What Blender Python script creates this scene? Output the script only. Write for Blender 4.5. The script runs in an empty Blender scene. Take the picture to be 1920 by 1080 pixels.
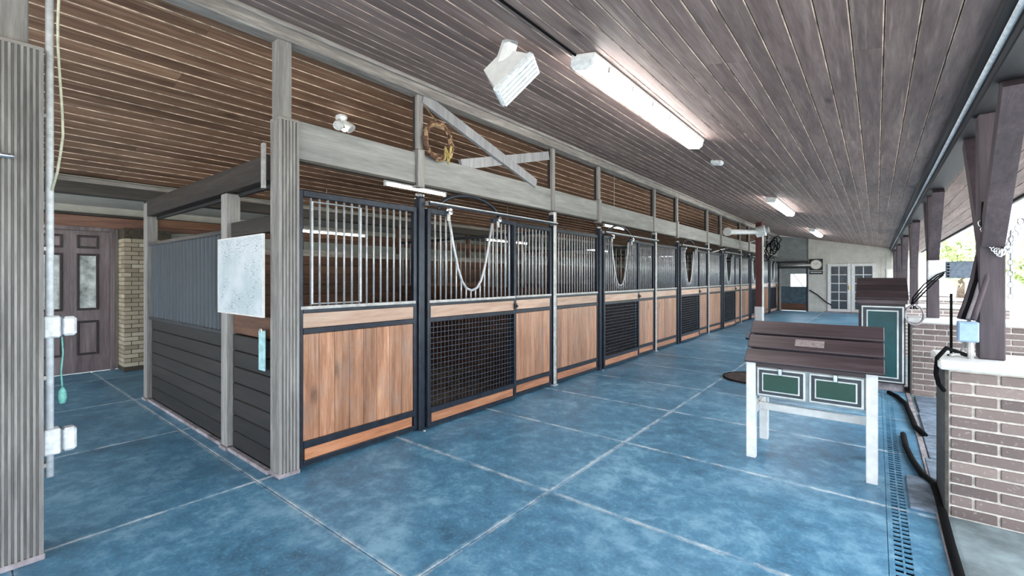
import bpy, math, random
from mathutils import Vector, Matrix
R = random.Random(7)
rad = math.radians
SC = bpy.context.scene
COL = SC.collection

# ------------------------------------------------------------------ camera
F_PX = 850.0
cam = bpy.data.cameras.new('camera'); camo = bpy.data.objects.new('camera', cam); COL.objects.link(camo)
camo.location = (0, 0, 1.46); camo.rotation_euler = (rad(90), 0, rad(38.8))
cam.sensor_width = 36.0; cam.lens = F_PX / 1920 * 36.0; cam.shift_y = -20 / 1920; cam.clip_start = 0.05; cam.clip_end = 300
SC.camera = camo
# ------------------------------------------------------------------ world, sun, exposure
SC.view_settings.view_transform = 'Standard'; SC.view_settings.look = 'None'; SC.view_settings.gamma = 1.0
SC.view_settings.use_curve_mapping = False
SC.view_settings.exposure = 1.45
w = bpy.data.worlds.new('sky'); SC.world = w; w.use_nodes = True
bg = w.node_tree.nodes['Background']; bg.inputs[0].default_value = (0.84, 0.92, 1.0, 1); bg.inputs[1].default_value = 2.0
sun = bpy.data.lights.new('sun', 'SUN'); sun.energy = 4.0; sun.angle = rad(6); sun.color = (1, .96, .9)
suno = bpy.data.objects.new('sun', sun); COL.objects.link(suno); suno.rotation_euler = (0, rad(14), rad(-25)); suno.location = (6, 4, 12)
LAMP = 9.5      # emission strength of the fluorescent diffusers

# ------------------------------------------------------------------ materials
def lin(c):
    return tuple((v/255/12.92) if v/255 <= .04045 else ((v/255+.055)/1.055)**2.4 for v in c) + (1,)
class NT:
    def __init__(s, name):
        s.m = bpy.data.materials.new(name); s.m.use_nodes = True; s.t = s.m.node_tree; s.n = s.t.nodes
        s.b = s.n['Principled BSDF']
    def new(s, k, **kw):
        x = s.n.new(k)
        for a, v in kw.items(): setattr(x, a, v)
        return x
    def l(s, a, b): s.t.links.new(a, b)
    def mix(s, fac, a, b, blend='MIX'):
        x = s.new('ShaderNodeMix', data_type='RGBA', blend_type=blend)
        for i, v in ((0, fac), (6, a), (7, b)):
            if hasattr(v, 'is_linked'): s.l(v, x.inputs[i])
            else: x.inputs[i].default_value = v
        return x.outputs[2]
    def math(s, op, a, b=0.0, c=0.0):
        x = s.new('ShaderNodeMath', operation=op)
        for i, v in enumerate((a, b, c)):
            if hasattr(v, 'is_linked'): s.l(v, x.inputs[i])
            else: x.inputs[i].default_value = v
        return x.outputs[0]
    def ramp(s, fac, stops):
        x = s.new('ShaderNodeValToRGB'); e = x.color_ramp.elements
        while len(e) < len(stops): e.new(.5)
        for q, (p, c) in zip(e, stops): q.position = p; q.color = c
        s.l(fac, x.inputs[0]); return x.outputs[0]
    def noise(s, vec, scale, detail=3, rough=.6, dist=0):
        x = s.new('ShaderNodeTexNoise'); x.inputs['Scale'].default_value = scale; x.inputs['Detail'].default_value = detail
        x.inputs['Roughness'].default_value = rough; x.inputs['Distortion'].default_value = dist
        if vec is not None: s.l(vec, x.inputs['Vector'])
        return x.outputs[0]
    def coord(s, stretch=(1, 1, 1), rand=True):
        tc = s.new('ShaderNodeTexCoord'); v = tc.outputs['Object']
        if rand:
            oi = s.new('ShaderNodeObjectInfo'); a = s.new('ShaderNodeVectorMath', operation='SCALE'); a.inputs[0].default_value = (37, 71, 53)
            s.l(oi.outputs['Random'], a.inputs[3]); b = s.new('ShaderNodeVectorMath', operation='ADD'); s.l(v, b.inputs[0]); s.l(a.outputs[0], b.inputs[1]); v = b.outputs[0]; s.rnd = oi.outputs['Random']
        mp = s.new('ShaderNodeMapping'); mp.inputs['Scale'].default_value = stretch; s.l(v, mp.inputs['Vector']); return mp.outputs[0]
    def bump(s, h, strength=.3, dist=.01):
        x = s.new('ShaderNodeBump'); x.inputs['Strength'].default_value = strength; x.inputs['Distance'].default_value = dist
        s.l(h, x.inputs['Height']); s.l(x.outputs[0], s.b.inputs['Normal'])
    def set(s, col=None, rough=None, metal=None):
        for k, v in (('Base Color', col), ('Roughness', rough), ('Metallic', metal)):
            if v is None: continue
            if hasattr(v, 'is_linked'): s.l(v, s.b.inputs[k])
            else: s.b.inputs[k].default_value = v
        return s.m
M = {}
def wood(key, dark, mid, light, axis='z', rough=.6, scale=9, vary=.35, knots=False, streak=None, worn=None):
    t = NT(key); st = {'x': (.09, 1, 1), 'y': (1, .09, 1), 'z': (1, 1, .09)}[axis]
    v = t.coord(st); n = t.noise(v, scale, 5, .65, .6); n2 = t.noise(v, scale*4.5, 3, .7)
    f = t.math('ADD', t.math('MULTIPLY', n, .65), t.math('MULTIPLY', n2, .35))
    c = t.ramp(f, [(.30, lin(dark)), (.5, lin(mid)), (.70, lin(light))])
    k = t.math('ADD', t.math('MULTIPLY', t.rnd, vary), 1 - vary/2)
    hs = t.new('ShaderNodeHueSaturation'); t.l(c, hs.inputs['Color']); t.l(k, hs.inputs['Value']); c = hs.outputs[0]
    if knots:
        v2 = t.coord({'x': (.4, 1, 1), 'y': (1, .4, 1), 'z': (1, 1, .4)}[axis]); vo = t.new('ShaderNodeTexVoronoi'); vo.inputs['Scale'].default_value = 3.2; t.l(v2, vo.inputs['Vector'])
        kf = t.ramp(vo.outputs['Distance'], [(.05, (1, 1, 1, 1)), (.13, (0, 0, 0, 1))]); c = t.mix(t.math('MULTIPLY', kf, .6), c, lin(tuple(int(q*.55) for q in dark)))
    if streak:
        v3 = t.coord({'x': (.03, 1, 1), 'y': (1, .03, 1), 'z': (1, 1, .03)}[axis]); s3 = t.noise(v3, 30, 3, .7)
        c = t.mix(t.ramp(s3, [(.56, (0, 0, 0, 1)), (.72, (.7, .7, .7, 1))]), c, lin(streak))
    if worn:
        v4 = t.coord((1, 1, .45)); c = t.mix(t.ramp(t.noise(v4, 4.5, 4, .7), [(.52, (0, 0, 0, 1)), (.72, (.55, .55, .55, 1))]), c, lin(worn))
    if key.startswith('stall') or key == 'rail_wood_pale': t.b.inputs['Coat Weight'].default_value = .6; t.b.inputs['Coat Roughness'].default_value = .22
    t.bump(n2, .25, .004); M[key] = t.set(c, rough); return M[key]
def plain(key, col, rough=.5, metal=0, var=.12, scale=14, bump=0, col2=None):
    t = NT(key); v = t.coord(); n = t.noise(v, scale, 4, .6)
    c2 = lin(col2) if col2 else lin(tuple(max(0, min(255, q*(1-var))) for q in col)); c1 = lin(tuple(min(255, q*(1+var*.6)) for q in col)) if not col2 else lin(col)
    c = t.ramp(n, [(.33, c2), (.66, c1)])
    if bump: t.bump(n, bump, .006)
    if key == 'rubber': t.b.inputs['Specular IOR Level'].default_value = .15
    M[key] = t.set(c, rough, metal); return M[key]

wood('ceil_wood', (94, 79, 77), (132, 112, 108), (164, 144, 137), 'y', .62, 10, .3, True, (180, 160, 150))
wood('ceil_wood_left', (88, 62, 48), (130, 98, 78), (170, 136, 110), 'y', .6, 10, .4, True, (184, 152, 128))
plain('groove_pale', (206, 184, 164), .8, 0, .35, 9); plain('groove_mid', (186, 164, 150), .8, 0, .45, 5)
plain('groove_dark', (96, 80, 76), .8, 0, .3, 9)
wood('stall_wood', (104, 66, 46), (166, 116, 84), (206, 160, 128), 'z', .34, 11, .55, True, (120, 78, 54), (150, 132, 120))
wood('stall_wood_h', (126, 76, 50), (182, 120, 82), (214, 158, 118), 'y', .4, 11, .35, True)
wood('rail_wood_pale', (150, 118, 98), (184, 150, 128), (208, 180, 160), 'y', .5, 8, .3)
wood('grey_beam', (106, 106, 105), (138, 138, 136), (164, 164, 161), 'y', .7, 8, .15)
wood('grey_post', (104, 101, 99), (138, 135, 132), (172, 169, 165), 'z', .7, 12, .15)
wood('brace_wood', (122, 122, 124), (150, 150, 152), (176, 174, 172), 'z', .7, 10, .2)
wood('plate_wood', (96, 90, 86), (140, 134, 129), (190, 184, 176), 'y', .7, 12, .15)
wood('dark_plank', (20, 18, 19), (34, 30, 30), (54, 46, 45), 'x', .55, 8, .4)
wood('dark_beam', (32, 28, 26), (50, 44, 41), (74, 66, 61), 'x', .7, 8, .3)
wood('dark_beam_y', (44, 42, 40), (66, 62, 58), (92, 88, 82), 'y', .7, 8, .3)
wood('red_header', (96, 66, 56), (128, 92, 78), (154, 116, 100), 'y', .6, 8, .2)
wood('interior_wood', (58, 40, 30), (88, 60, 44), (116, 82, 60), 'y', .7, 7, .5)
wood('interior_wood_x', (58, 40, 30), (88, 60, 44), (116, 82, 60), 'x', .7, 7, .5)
wood('bay_post', (46, 38, 43), (68, 58, 64), (90, 78, 84), 'z', .6, 9, .2)
wood('bay_beam', (22, 22, 27), (36, 35, 40), (54, 52, 58), 'y', .6, 9, .2)
wood('lid_wood', (40, 31, 33), (60, 48, 51), (86, 73, 77), 'x', .5, 8, .25)
wood('door_wood', (88, 76, 78), (122, 108, 110), (154, 142, 144), 'z', .38, 8, .15)
wood('maroon', (74, 36, 36), (98, 50, 48), (120, 68, 64), 'z', .55, 9, .1)
plain('black_steel', (44, 50, 60), .3, .4, .2)
plain('galv_bar', (184, 187, 190), .35, .3, .1, 20)
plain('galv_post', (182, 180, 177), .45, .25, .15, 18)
plain('mesh_wire', (70, 76, 86), .4, .6, .2)
plain('chrome', (235, 238, 242), .15, 1, .05)
plain('white_paint', (226, 226, 224), .5, 0, .06, 10)
plain('white_wall', (206, 204, 196), .75, 0, .05, 5)
plain('grey_wall', (140, 146, 146), .75, 0, .08, 5)
plain('white_plastic', (230, 234, 236), .4, 0, .1, 30)
plain('pipe_plastic', (232, 236, 240), .4, 0, .08, 30)
plain('blue_box', (150, 178, 206), .5, 0, .08, 20)
plain('grey_unit', (96, 108, 122), .5, .2, .15, 30)
plain('rubber', (9, 10, 12), .9, 0, .3, 30)
plain('mat_rubber', (110, 124, 140), .7, 0, .25, 12, .3)
plain('round_mat', (62, 50, 46), .85, 0, .35, 14, .4)
plain('bedding', (92, 74, 58), .95, 0, .4, 9, .5)
plain('bay_concrete', (128, 142, 146), .7, 0, .2, 5, .15)
plain('kerb', (150, 142, 146), .8, 0, .25, 9, .2)
plain('yard', (214, 208, 198), .9, 0, .1, 1.5)
plain('grass', (128, 150, 92), .9, 0, .3, 3)
plain('leaf_light', (190, 204, 150), .7, 0, .35, 2.5)
plain('leaf_dark', (150, 172, 132), .7, 0, .35, 2.5)
plain('bark', (98, 84, 72), .9, 0, .3, 6)
plain('mortar', (214, 206, 198), .9, 0, .12, 25)
plain('mortar_dark', (78, 70, 60), .9, 0, .2, 25)
plain('green_paint', (10, 70, 74), .4, 0, .12, 6)
plain('green_deep', (6, 62, 50), .4, 0, .12, 6)
plain('trim_dark', (50, 58, 66), .5, 0, .2, 12)
plain('trim_light', (206, 212, 210), .5, 0, .08, 12)
plain('drawer_grey', (150, 160, 166), .5, 0, .1, 12)
plain('nameplate', (150, 138, 138), .4, .3, .15, 40)
plain('cyan_cloth', (164, 208, 212), .7, 0, .12, 20)
plain('teal_plug', (120, 190, 178), .5, 0, .15, 30)
plain('rope', (150, 122, 92), .9, 0, .35, 60, .4)
plain('cream_cable', (206, 206, 184), .6, 0, .12, 30)
plain('straw', (186, 166, 110), .9, 0, .35, 60, .4)
plain('vine', (92, 66, 52), .9, 0, .4, 60)
plain('brass', (190, 160, 60), .35, .8, .1)
plain('door_moulding', (58, 48, 51), .45, 0, .15)
plain('frame_black', (34, 34, 36), .5, 0, .15)
plain('dial', (236, 232, 222), .5, 0, .03)
plain('dim_glass', (206, 212, 208), .12, 0, .3, 6)
plain('door_glass', (34, 50, 60), .25, 0, .35, 4)
plain('tarp', (62, 84, 96), .6, 0, .2, 8)
plain('roof_tile', (120, 112, 104), .8, 0, .2, 8)
# bricks vary one by one
def brickmat(key, a, b, c):
    t = NT(key); v = t.coord(); n = t.noise(v, 40, 4, .7); n2 = t.noise(v, 9, 3, .6)
    base = t.ramp(t.rnd, [(0, lin(a)), (.5, lin(b)), (1, lin(c))])
    col = t.mix(t.math('MULTIPLY', n2, .35), base, lin(tuple(int(q*.72) for q in b))); col = t.mix(t.ramp(n, [(.58, (0, 0, 0, 1)), (.75, (.4, .4, .4, 1))]), col, lin((214, 204, 198)))
    t.bump(n, .4, .004); M[key] = t.set(col, .85)
brickmat('brick_mauve', (100, 88, 86), (122, 107, 104), (146, 130, 125))
brickmat('brick_tan', (160, 146, 124), (190, 176, 152), (214, 202, 180))
def bricktex(key, c1, c2, mo):
    t = NT(key); v = t.coord((1, 1, 1), False); sp = t.new('ShaderNodeSeparateXYZ'); t.l(v, sp.inputs[0]); cb = t.new('ShaderNodeCombineXYZ'); t.l(t.math('ADD', sp.outputs[0], sp.outputs[1]), cb.inputs[0]); t.l(sp.outputs[2], cb.inputs[1])
    x = t.new('ShaderNodeTexBrick'); t.l(cb.outputs[0], x.inputs['Vector']); x.inputs['Color1'].default_value = lin(c1); x.inputs['Color2'].default_value = lin(c2); x.inputs['Mortar'].default_value = lin(mo)
    x.inputs['Scale'].default_value = 1; x.inputs['Brick Width'].default_value = .21; x.inputs['Row Height'].default_value = .066; x.inputs['Mortar Size'].default_value = .008
    M[key] = t.set(x.outputs[0], .85)
bricktex('brick_far', (140, 124, 120), (160, 144, 140), (214, 206, 198))
# blue painted concrete, chalky along the joints
X_J0, X_JP, Y_J0, Y_JP = -1.74, 1.72, 0.2, 1.185
def bluefloor():
    t = NT('blue_concrete'); g = t.new('ShaderNodeNewGeometry').outputs['Position']
    n1 = t.noise(g, 1.1, 5, .65, .5); n2 = t.noise(g, 7, 5, .75, .3); n3 = t.noise(g, 45, 3, .7)
    c = t.ramp(t.math('ADD', t.math('MULTIPLY', n1, .5), t.math('MULTIPLY', n2, .5)), [(.36, lin((54, 96, 122))), (.5, lin((80, 134, 166))), (.63, lin((132, 178, 202)))])
    c = t.mix(t.ramp(n3, [(.52, (0, 0, 0, 1)), (.76, (.32, .32, .32, 1))]), c, lin((166, 200, 218)))
    sp = t.new('ShaderNodeSeparateXYZ'); t.l(g, sp.inputs[0]); wob = t.math('MULTIPLY', t.math('SUBTRACT', t.noise(g, 14, 4, .8), .5), .05)
    def jd(axis, o, p):
        q = t.math('ADD', sp.outputs[axis], wob); return t.math('ABSOLUTE', t.math('SUBTRACT', t.math('FLOORED_MODULO', t.math('SUBTRACT', q, o - p/2), p), p/2))
    dx = t.math('ADD', jd(0, X_J0, X_JP), t.math('MULTIPLY', t.math('GREATER_THAN', sp.outputs[0], -.9), 1.0)); dy = jd(1, Y_J0, Y_JP); d = t.math('MINIMUM', dx, dy)
    near = t.ramp(d, [(0, (1, 1, 1, 1)), (.026, (0, 0, 0, 1))]); broken = t.ramp(t.noise(g, 5, 4, .75), [(.38, (.05, .05, .05, 1)), (.58, (.95, .95, .95, 1))])
    c = t.mix(t.math('MULTIPLY', near, broken), c, lin((206, 216, 220)))
    t.bump(n2, .12, .006); M['blue_concrete'] = t.set(c, t.math('ADD', t.math('MULTIPLY', n2, .3), .28))
    t = NT('joint_fill'); g = t.new('ShaderNodeNewGeometry').outputs['Position']; c = t.ramp(t.noise(g, 6, 4, .75), [(.40, lin((110, 150, 176))), (.55, lin((214, 222, 224)))]); M['joint_fill'] = t.set(c, .9)
bluefloor()
def glow(key, col, strength):
    t = NT(key); t.b.inputs['Base Color'].default_value = (.9, .9, .9, 1); t.b.inputs['Emission Color'].default_value = col; t.b.inputs['Emission Strength'].default_value = strength; M[key] = t.m
glow('lamp_diffuser', (1, .98, .95, 1), LAMP); glow('tube_light', (1, .97, .9, 1), 7); glow('bulb', (1, .95, .85, 1), 4); glow('bulb_warm', (1, .93, .78, 1), 60)
def corrug(key, c):
    t = NT(key); v = t.coord((1, 1, .15)); n = t.noise(v, 10, 4, .6); M[key] = t.set(t.ramp(n, [(.35, lin(tuple(int(q*.9) for q in c))), (.65, lin(c))]), .42, .35)
corrug('sheet_metal', (80, 88, 95))
def board_print():
    t = NT('board_print'); v = t.coord((1, 1, 1), False); sp = t.new('ShaderNodeMapping'); sp.inputs['Scale'].default_value = (.35, 1, 1.9); t.l(v, sp.inputs['Vector'])
    n = t.noise(sp.outputs[0], 55, 3, .75); big = t.noise(v, 5, 3, .6); f = t.math('MULTIPLY', t.ramp(n, [(.54, (0, 0, 0, 1)), (.60, (1, 1, 1, 1))]), t.ramp(big, [(.45, (0, 0, 0, 1)), (.58, (.7, .7, .7, 1))]))
    base = t.mix(t.ramp(t.noise(v, 3, 2), [(.4, (0, 0, 0, 1)), (.6, (1, 1, 1, 1))]), lin((212, 220, 226)), lin((188, 203, 208))); M['board_print'] = t.set(t.mix(f, base, lin((70, 90, 96))), .4)
board_print()

# ------------------------------------------------------------------ mesh helpers
class MB:
    def __init__(s): s.v = []; s.f = []; s.m = []
    def add(s, vs, fs, mi=0):
        o = len(s.v); s.v += [tuple(q) for q in vs]; s.f += [tuple(i+o for i in f) for f in fs]; s.m += [mi]*len(fs); return s
    def box(s, x0, x1, y0, y1, z0, z1, mi=0):
        return s.add([(x0,y0,z0),(x1,y0,z0),(x1,y1,z0),(x0,y1,z0),(x0,y0,z1),(x1,y0,z1),(x1,y1,z1),(x0,y1,z1)],
                     [(3,2,1,0),(4,5,6,7),(0,1,5,4),(1,2,6,5),(2,3,7,6),(3,0,4,7)], mi)
    def cbox(s, x0, x1, y0, y1, z0, z1, c=.004, mi=0):      # box with chamfered edges
        vs = []; idx = {}
        for sx in (0, 1):
            for sy in (0, 1):
                for sz in (0, 1):
                    X = (x0, x1)[sx]; Y = (y0, y1)[sy]; Z = (z0, z1)[sz]; dx = c*(1-2*sx); dy = c*(1-2*sy); dz = c*(1-2*sz)
                    for a, p in enumerate(((X, Y+dy, Z+dz), (X+dx, Y, Z+dz), (X+dx, Y+dy, Z))): idx[sx, sy, sz, a] = len(vs); vs.append(p)
        fs = []
        for q in (0, 1):
            fs += [[idx[q,0,0,0], idx[q,0,1,0], idx[q,1,1,0], idx[q,1,0,0]][::1 if q == 0 else -1], [idx[0,q,0,1], idx[1,q,0,1], idx[1,q,1,1], idx[0,q,1,1]][::1 if q == 0 else -1], [idx[0,0,q,2], idx[0,1,q,2], idx[1,1,q,2], idx[1,0,q,2]][::1 if q == 0 else -1]]
        for a in (0, 1):
            for b in (0, 1):
                fs += [[idx[0,a,b,1], idx[1,a,b,1], idx[1,a,b,2], idx[0,a,b,2]], [idx[a,0,b,0], idx[a,1,b,0], idx[a,1,b,2], idx[a,0,b,2]], [idx[a,b,0,0], idx[a,b,1,0], idx[a,b,1,1], idx[a,b,0,1]]]
                for e in (0, 1): fs.append([idx[a,b,e,0], idx[a,b,e,1], idx[a,b,e,2]])
        s.add(vs, fs, mi); s.fix = True; return s
    def prism(s, poly, axis, a0, a1, mi=0):                  # poly in the two other axes, in xyz order
        n = len(poly); P = {'x': lambda p, a: (a, p[0], p[1]), 'y': lambda p, a: (p[0], a, p[1]), 'z': lambda p, a: (p[0], p[1], a)}[axis]
        vs = [P(p, a0) for p in poly] + [P(p, a1) for p in poly]
        fs = [tuple(range(n)), tuple(range(2*n-1, n-1, -1))] + [(i, i+n, (i+1) % n + n, (i+1) % n) for i in range(n)]
        s.add(vs, fs, mi); s.fix = True; return s
    def tube(s, pts, r, n=8, closed=False, mi=0):
        pts = [Vector(p) for p in pts]; k = len(pts); rings = []; rr = r if isinstance(r, (list, tuple)) else [r]*k
        t0 = (pts[1]-pts[0]).normalized(); up = Vector((0, 0, 1)) if abs(t0.z) < .9 else Vector((1, 0, 0)); u = t0.cross(up).normalized()
        for i, p in enumerate(pts):
            a = pts[i-1] if (i > 0 or closed) else p; b = pts[(i+1) % k] if (i < k-1 or closed) else p
            t = (b-a).normalized(); u = (u - t*u.dot(t)).normalized(); v = t.cross(u)
            rings.append([p + (u*math.cos(q*2*math.pi/n) + v*math.sin(q*2*math.pi/n))*rr[i] for q in range(n)])
        vs = [q for g in rings for q in g]; fs = []
        for i in range(k if closed else k-1):
            j = (i+1) % k
            for q in range(n): fs.append((i*n+q, i*n+(q+1) % n, j*n+(q+1) % n, j*n+q))
        if not closed: fs += [tuple(range(n-1, -1, -1)), tuple((k-1)*n+q for q in range(n))]
        s.add(vs, fs, mi); s.fix = True; return s
    def cyl(s, p0, p1, r, n=12, mi=0): return s.tube([p0, p1], r, n, False, mi)
    def lathe(s, prof, c=(0, 0, 0), n=16, mi=0):             # profile (r, z) about z
        vs = []; fs = []; k = len(prof)
        for (r, z) in prof:
            for q in range(n): vs.append((c[0]+r*math.cos(q*2*math.pi/n), c[1]+r*math.sin(q*2*math.pi/n), c[2]+z))
        for i in range(k-1):
            for q in range(n): fs.append((i*n+q, i*n+(q+1) % n, (i+1)*n+(q+1) % n, (i+1)*n+q))
        fs += [tuple(range(n-1, -1, -1)), tuple((k-1)*n+q for q in range(n))]
        s.add(vs, fs, mi); s.fix = True; return s
    def xf(s, m):
        s.v = [tuple(m @ Vector(p)) for p in s.v]; return s
    def mesh(s, name, mats, smooth=False):
        me = bpy.data.meshes.new(name); me.from_pydata(s.v, [], s.f)
        for m in (mats if isinstance(mats, (list, tuple)) else [mats]): me.materials.append(M[m])
        for p, i in zip(me.polygons, s.m): p.material_index = i; p.use_smooth = smooth
        if getattr(s, 'fix', False):
            import bmesh
            b = bmesh.new(); b.from_mesh(me); bmesh.ops.recalc_face_normals(b, faces=b.faces); b.to_mesh(me); b.free()
        me.update(); return me
def link(name, me, parent=None, loc=(0, 0, 0), rot=(0, 0, 0)):
    o = bpy.data.objects.new(name, me); COL.objects.link(o); o.location = loc; o.rotation_euler = rot
    if parent: o.parent = parent
    return o
def put(name, mb, mat, parent=None, loc=(0, 0, 0), rot=(0, 0, 0), smooth=False): return link(name, mb.mesh(name, mat, smooth), parent, loc, rot)
def tag(o, label, cat, group=None):
    o['label'] = label; o['category'] = cat
    if group: o['group'] = group
    return o
def thing(name, label, cat, loc=(0, 0, 0), rot=(0, 0, 0), group=None): return tag(link(name, None, None, loc, rot), label, cat, group)
def struct(o, label, cat='wall'): o['kind'] = 'structure'; o['label'] = label; o['category'] = cat; return o
def copy_tree(o, parent=None):
    c = o.copy(); COL.objects.link(c)
    if parent: c.parent = parent
    for ch in list(o.children): copy_tree(ch, c)
    return c
B = lambda *a, **k: MB().box(*a, **k)
CB = lambda *a, **k: MB().cbox(*a, **k)
ORD = ['first', 'second', 'third', 'fourth', 'fifth', 'sixth', 'seventh', 'eighth', 'ninth', 'tenth', 'eleventh', 'twelfth']

# ------------------------------------------------------------------ layout numbers (metres)
XF = -3.40                 # front face of the stall row
Y0, PITCH, NST = 1.53, 3.60, 6
YEND = Y0 + PITCH*NST      # 23.13, far wall
YB = -5.0                  # roof goes on behind the photographer
SL, SLL = .19, .245
zc_r = lambda x: 2.615 + SL*(.45 - x)
XR = -3.52; ZR = zc_r(XR)  # ridge
zc_l = lambda x: ZR - SLL*(XR - x)
XB = -6.75                 # back of the stalls
XW = -9.45                 # rear wall of the passage
# ------------------------------------------------------------------ ground and floors
floor = struct(put('floor', B(XW, .05, YB, YEND+.6, -.10, -.012), 'joint_fill'), 'blue painted concrete floor with chalky joints', 'floor')
xs = [XW] + [X_J0 + X_JP*k for k in (-4, -3, -2, -1, 0)] + [.05]; ys = [YB] + [Y_J0 + Y_JP*k for k in range(-4, 20)] + [YEND+.6]
slab_cache = {}
for i in range(len(xs)-1):
    for j in range(len(ys)-1):
        lx, ly = xs[i+1]-xs[i], ys[j+1]-ys[j]; k = (round(lx, 3), round(ly, 3))
        if lx < .1 or ly < .1: continue
        if k not in slab_cache: slab_cache[k] = CB(0.003, lx-.003, .003, ly-.003, -.012, 0, .003).mesh('slab', 'blue_concrete')
        link('slab', slab_cache[k], floor, (xs[i], ys[j], 0))
struct(put('floor', B(XF-.06, XB, Y0+.1, YEND-.05, .002, .03), 'bedding'), 'brown bedding on the floor inside the stalls', 'floor')
struct(put('floor', B(.17, .30, YB, YEND, -.1, 0), 'blue_concrete'), 'narrow blue concrete strip between drain and grooming bays', 'floor')
struct(put('floor', B(.30, 3.2, YB, YEND+.5, -.1, -.004), 'bay_concrete'), 'grey concrete floor of the grooming bays on the right', 'floor')
struct(put('ground', B(3.2, 90, -40, 120, -.2, -.05), 'yard'), 'pale sunlit yard outside the barn', 'ground')
struct(put('ground', B(-60, 3.2, -40, YB, -.2, -.05), 'yard'), 'pale yard behind the open barn end', 'ground')
struct(put('lawn', B(16, 60, 2, 60, -.05, -.02), 'grass'), 'green lawn beyond the pale yard', 'ground')
put_k = struct(put('trim_1', CB(.285, .325, YB, YEND, -.02, .012, .004), 'kerb'), 'thin pinkish kerb edge beside the drain', 'kerb')
# trench drain
dr = thing('trench_drain', 'long slotted trench drain along the blue floor beside the grooming bays', 'drain', (.11, 0, 0))
put('channel', B(-.06, .06, YB, YEND, -.1, -.045), 'rubber', dr)
put('channel_rim', MB().box(-.06, -.036, YB, YEND, -.05, 0).box(.036, .06, YB, YEND, -.05, 0).box(-.004, .004, YB, YEND, -.045, 0), 'blue_concrete', dr)
slot_mesh = MB().box(-.036, .036, 0, .024, -.008, -.001).mesh('grate_bar', 'blue_concrete')
y = .4; n = 0
while y < 11 and n < 200: link('grate_bar', slot_mesh, dr, (0, y, 0)); y += .055; n += 1
g = MB(); y = 11
while y < YEND: g.box(-.036, .036, y, y+.024, -.008, -.001); y += .055
y = .345
while y > YB: g.box(-.036, .036, y, y+.024, -.008, -.001); y -= .055
put('grate_bar', g, 'blue_concrete', dr)['kind'] = 'stuff'

# ------------------------------------------------------------------ ceilings: backing boards with single planks under them
PW = .132
def plank_mesh(L, mat, T=.02, ch=.006):
    h = PW/2 - .0021; P = [(-h, 0), (-h, -T+ch), (-h+ch, -T), (h-ch, -T), (h, -T+ch), (h, 0)]; m = MB(); n = 6
    vs = [(p[0], 0, p[1]) for p in P] + [(p[0], L, p[1]) for p in P]
    for i in range(n):
        m.add([], [], 0); m.f.append((i, i+n, (i+1) % n + n, (i+1) % n)); m.m.append(1 if i in (1, 3) else 0)
    m.f += [tuple(range(n)), tuple(range(2*n-1, n-1, -1))]; m.m += [0, 0]; m.v = vs; m.fix = True
    return m.mesh('plank', mat)
def ceiling(label, x0, z0, ang, u0, u1, mats, ch=.006):
    back = struct(put('ceiling', B(min(u0, u1), max(u0, u1), YB, YEND+.35, 0, .06), 'dark_beam_y', None, (x0, 0, z0), (0, ang, 0)), label, 'ceiling')
    cuts = [(3.1, 11.2), (7.4, 16.6), (1.2, 9.3), (5.2, 14.0)]; ms = {}
    for p, (a, b) in enumerate(cuts):
        for q, (s, e) in enumerate(((YB, a), (a, b), (b, YEND+.35))): ms[p, q] = (plank_mesh(e-s-.002, mats, .02, ch), s)
    n = int(abs(u1-u0)/PW); sg = 1 if u1 > u0 else -1
    for i in range(n):
        p = (i*3 + (i//4)) % 4
        for q in range(3): link('plank', ms[p, q][0], back, (u0 + sg*(i+.5)*PW, ms[p, q][1], 0))
    return back
cr = math.cos(math.atan(SL)); cl = math.cos(math.atan(SLL))
ceiling('sloping brown plank ceiling over the aisle', 1.33, zc_r(1.33), math.atan(SL), 0, -(1.33-XR)/cr, ['ceil_wood', 'groove_mid'], .0042)
ceiling('warm brown plank ceiling over stalls and passage', XR, ZR, -math.atan(SLL), 0, -(XR-XB+.05)/cl, ['ceil_wood_left', 'groove_pale'], .0055)
struct(put('ceiling', B(XW-.2, XB-.04, YB, YEND+.35, 2.56, 2.62), 'white_wall'), 'flat pale ceiling over the rear passage', 'ceiling')
struct(put('roof', MB().prism([(1.40, zc_r(1.40)+.08), (XR, ZR+.09), (XR, ZR+.22), (1.40, zc_r(1.40)+.2)], 'y', YB, YEND+.4).prism([(XR, ZR+.09), (XW-.3, zc_l(XW-.3)+.85), (XW-.3, zc_l(XW-.3)+.98), (XR, ZR+.22)], 'y', YB, YEND+.4), 'roof_tile'), 'barn roof above the plank ceilings', 'roof')
struct(put('trim_2', CB(1.33, 1.37, YB, YEND+.4, zc_r(1.33)-.05, zc_r(1.33)+.2, .004), 'bay_beam'), 'fascia board along the outer eave', 'trim')
# top plate under the ridge
tp = struct(put('trim_3', MB().cbox(-3.50, -3.37, YB, YEND, 3.20, 3.34, .006), 'plate_wood'), 'weathered top plate running under the ridge', 'trim')
put('lip', CB(-3.372, -3.335, YB, YEND, 3.285, 3.335, .006), 'plate_wood', tp)
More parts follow.
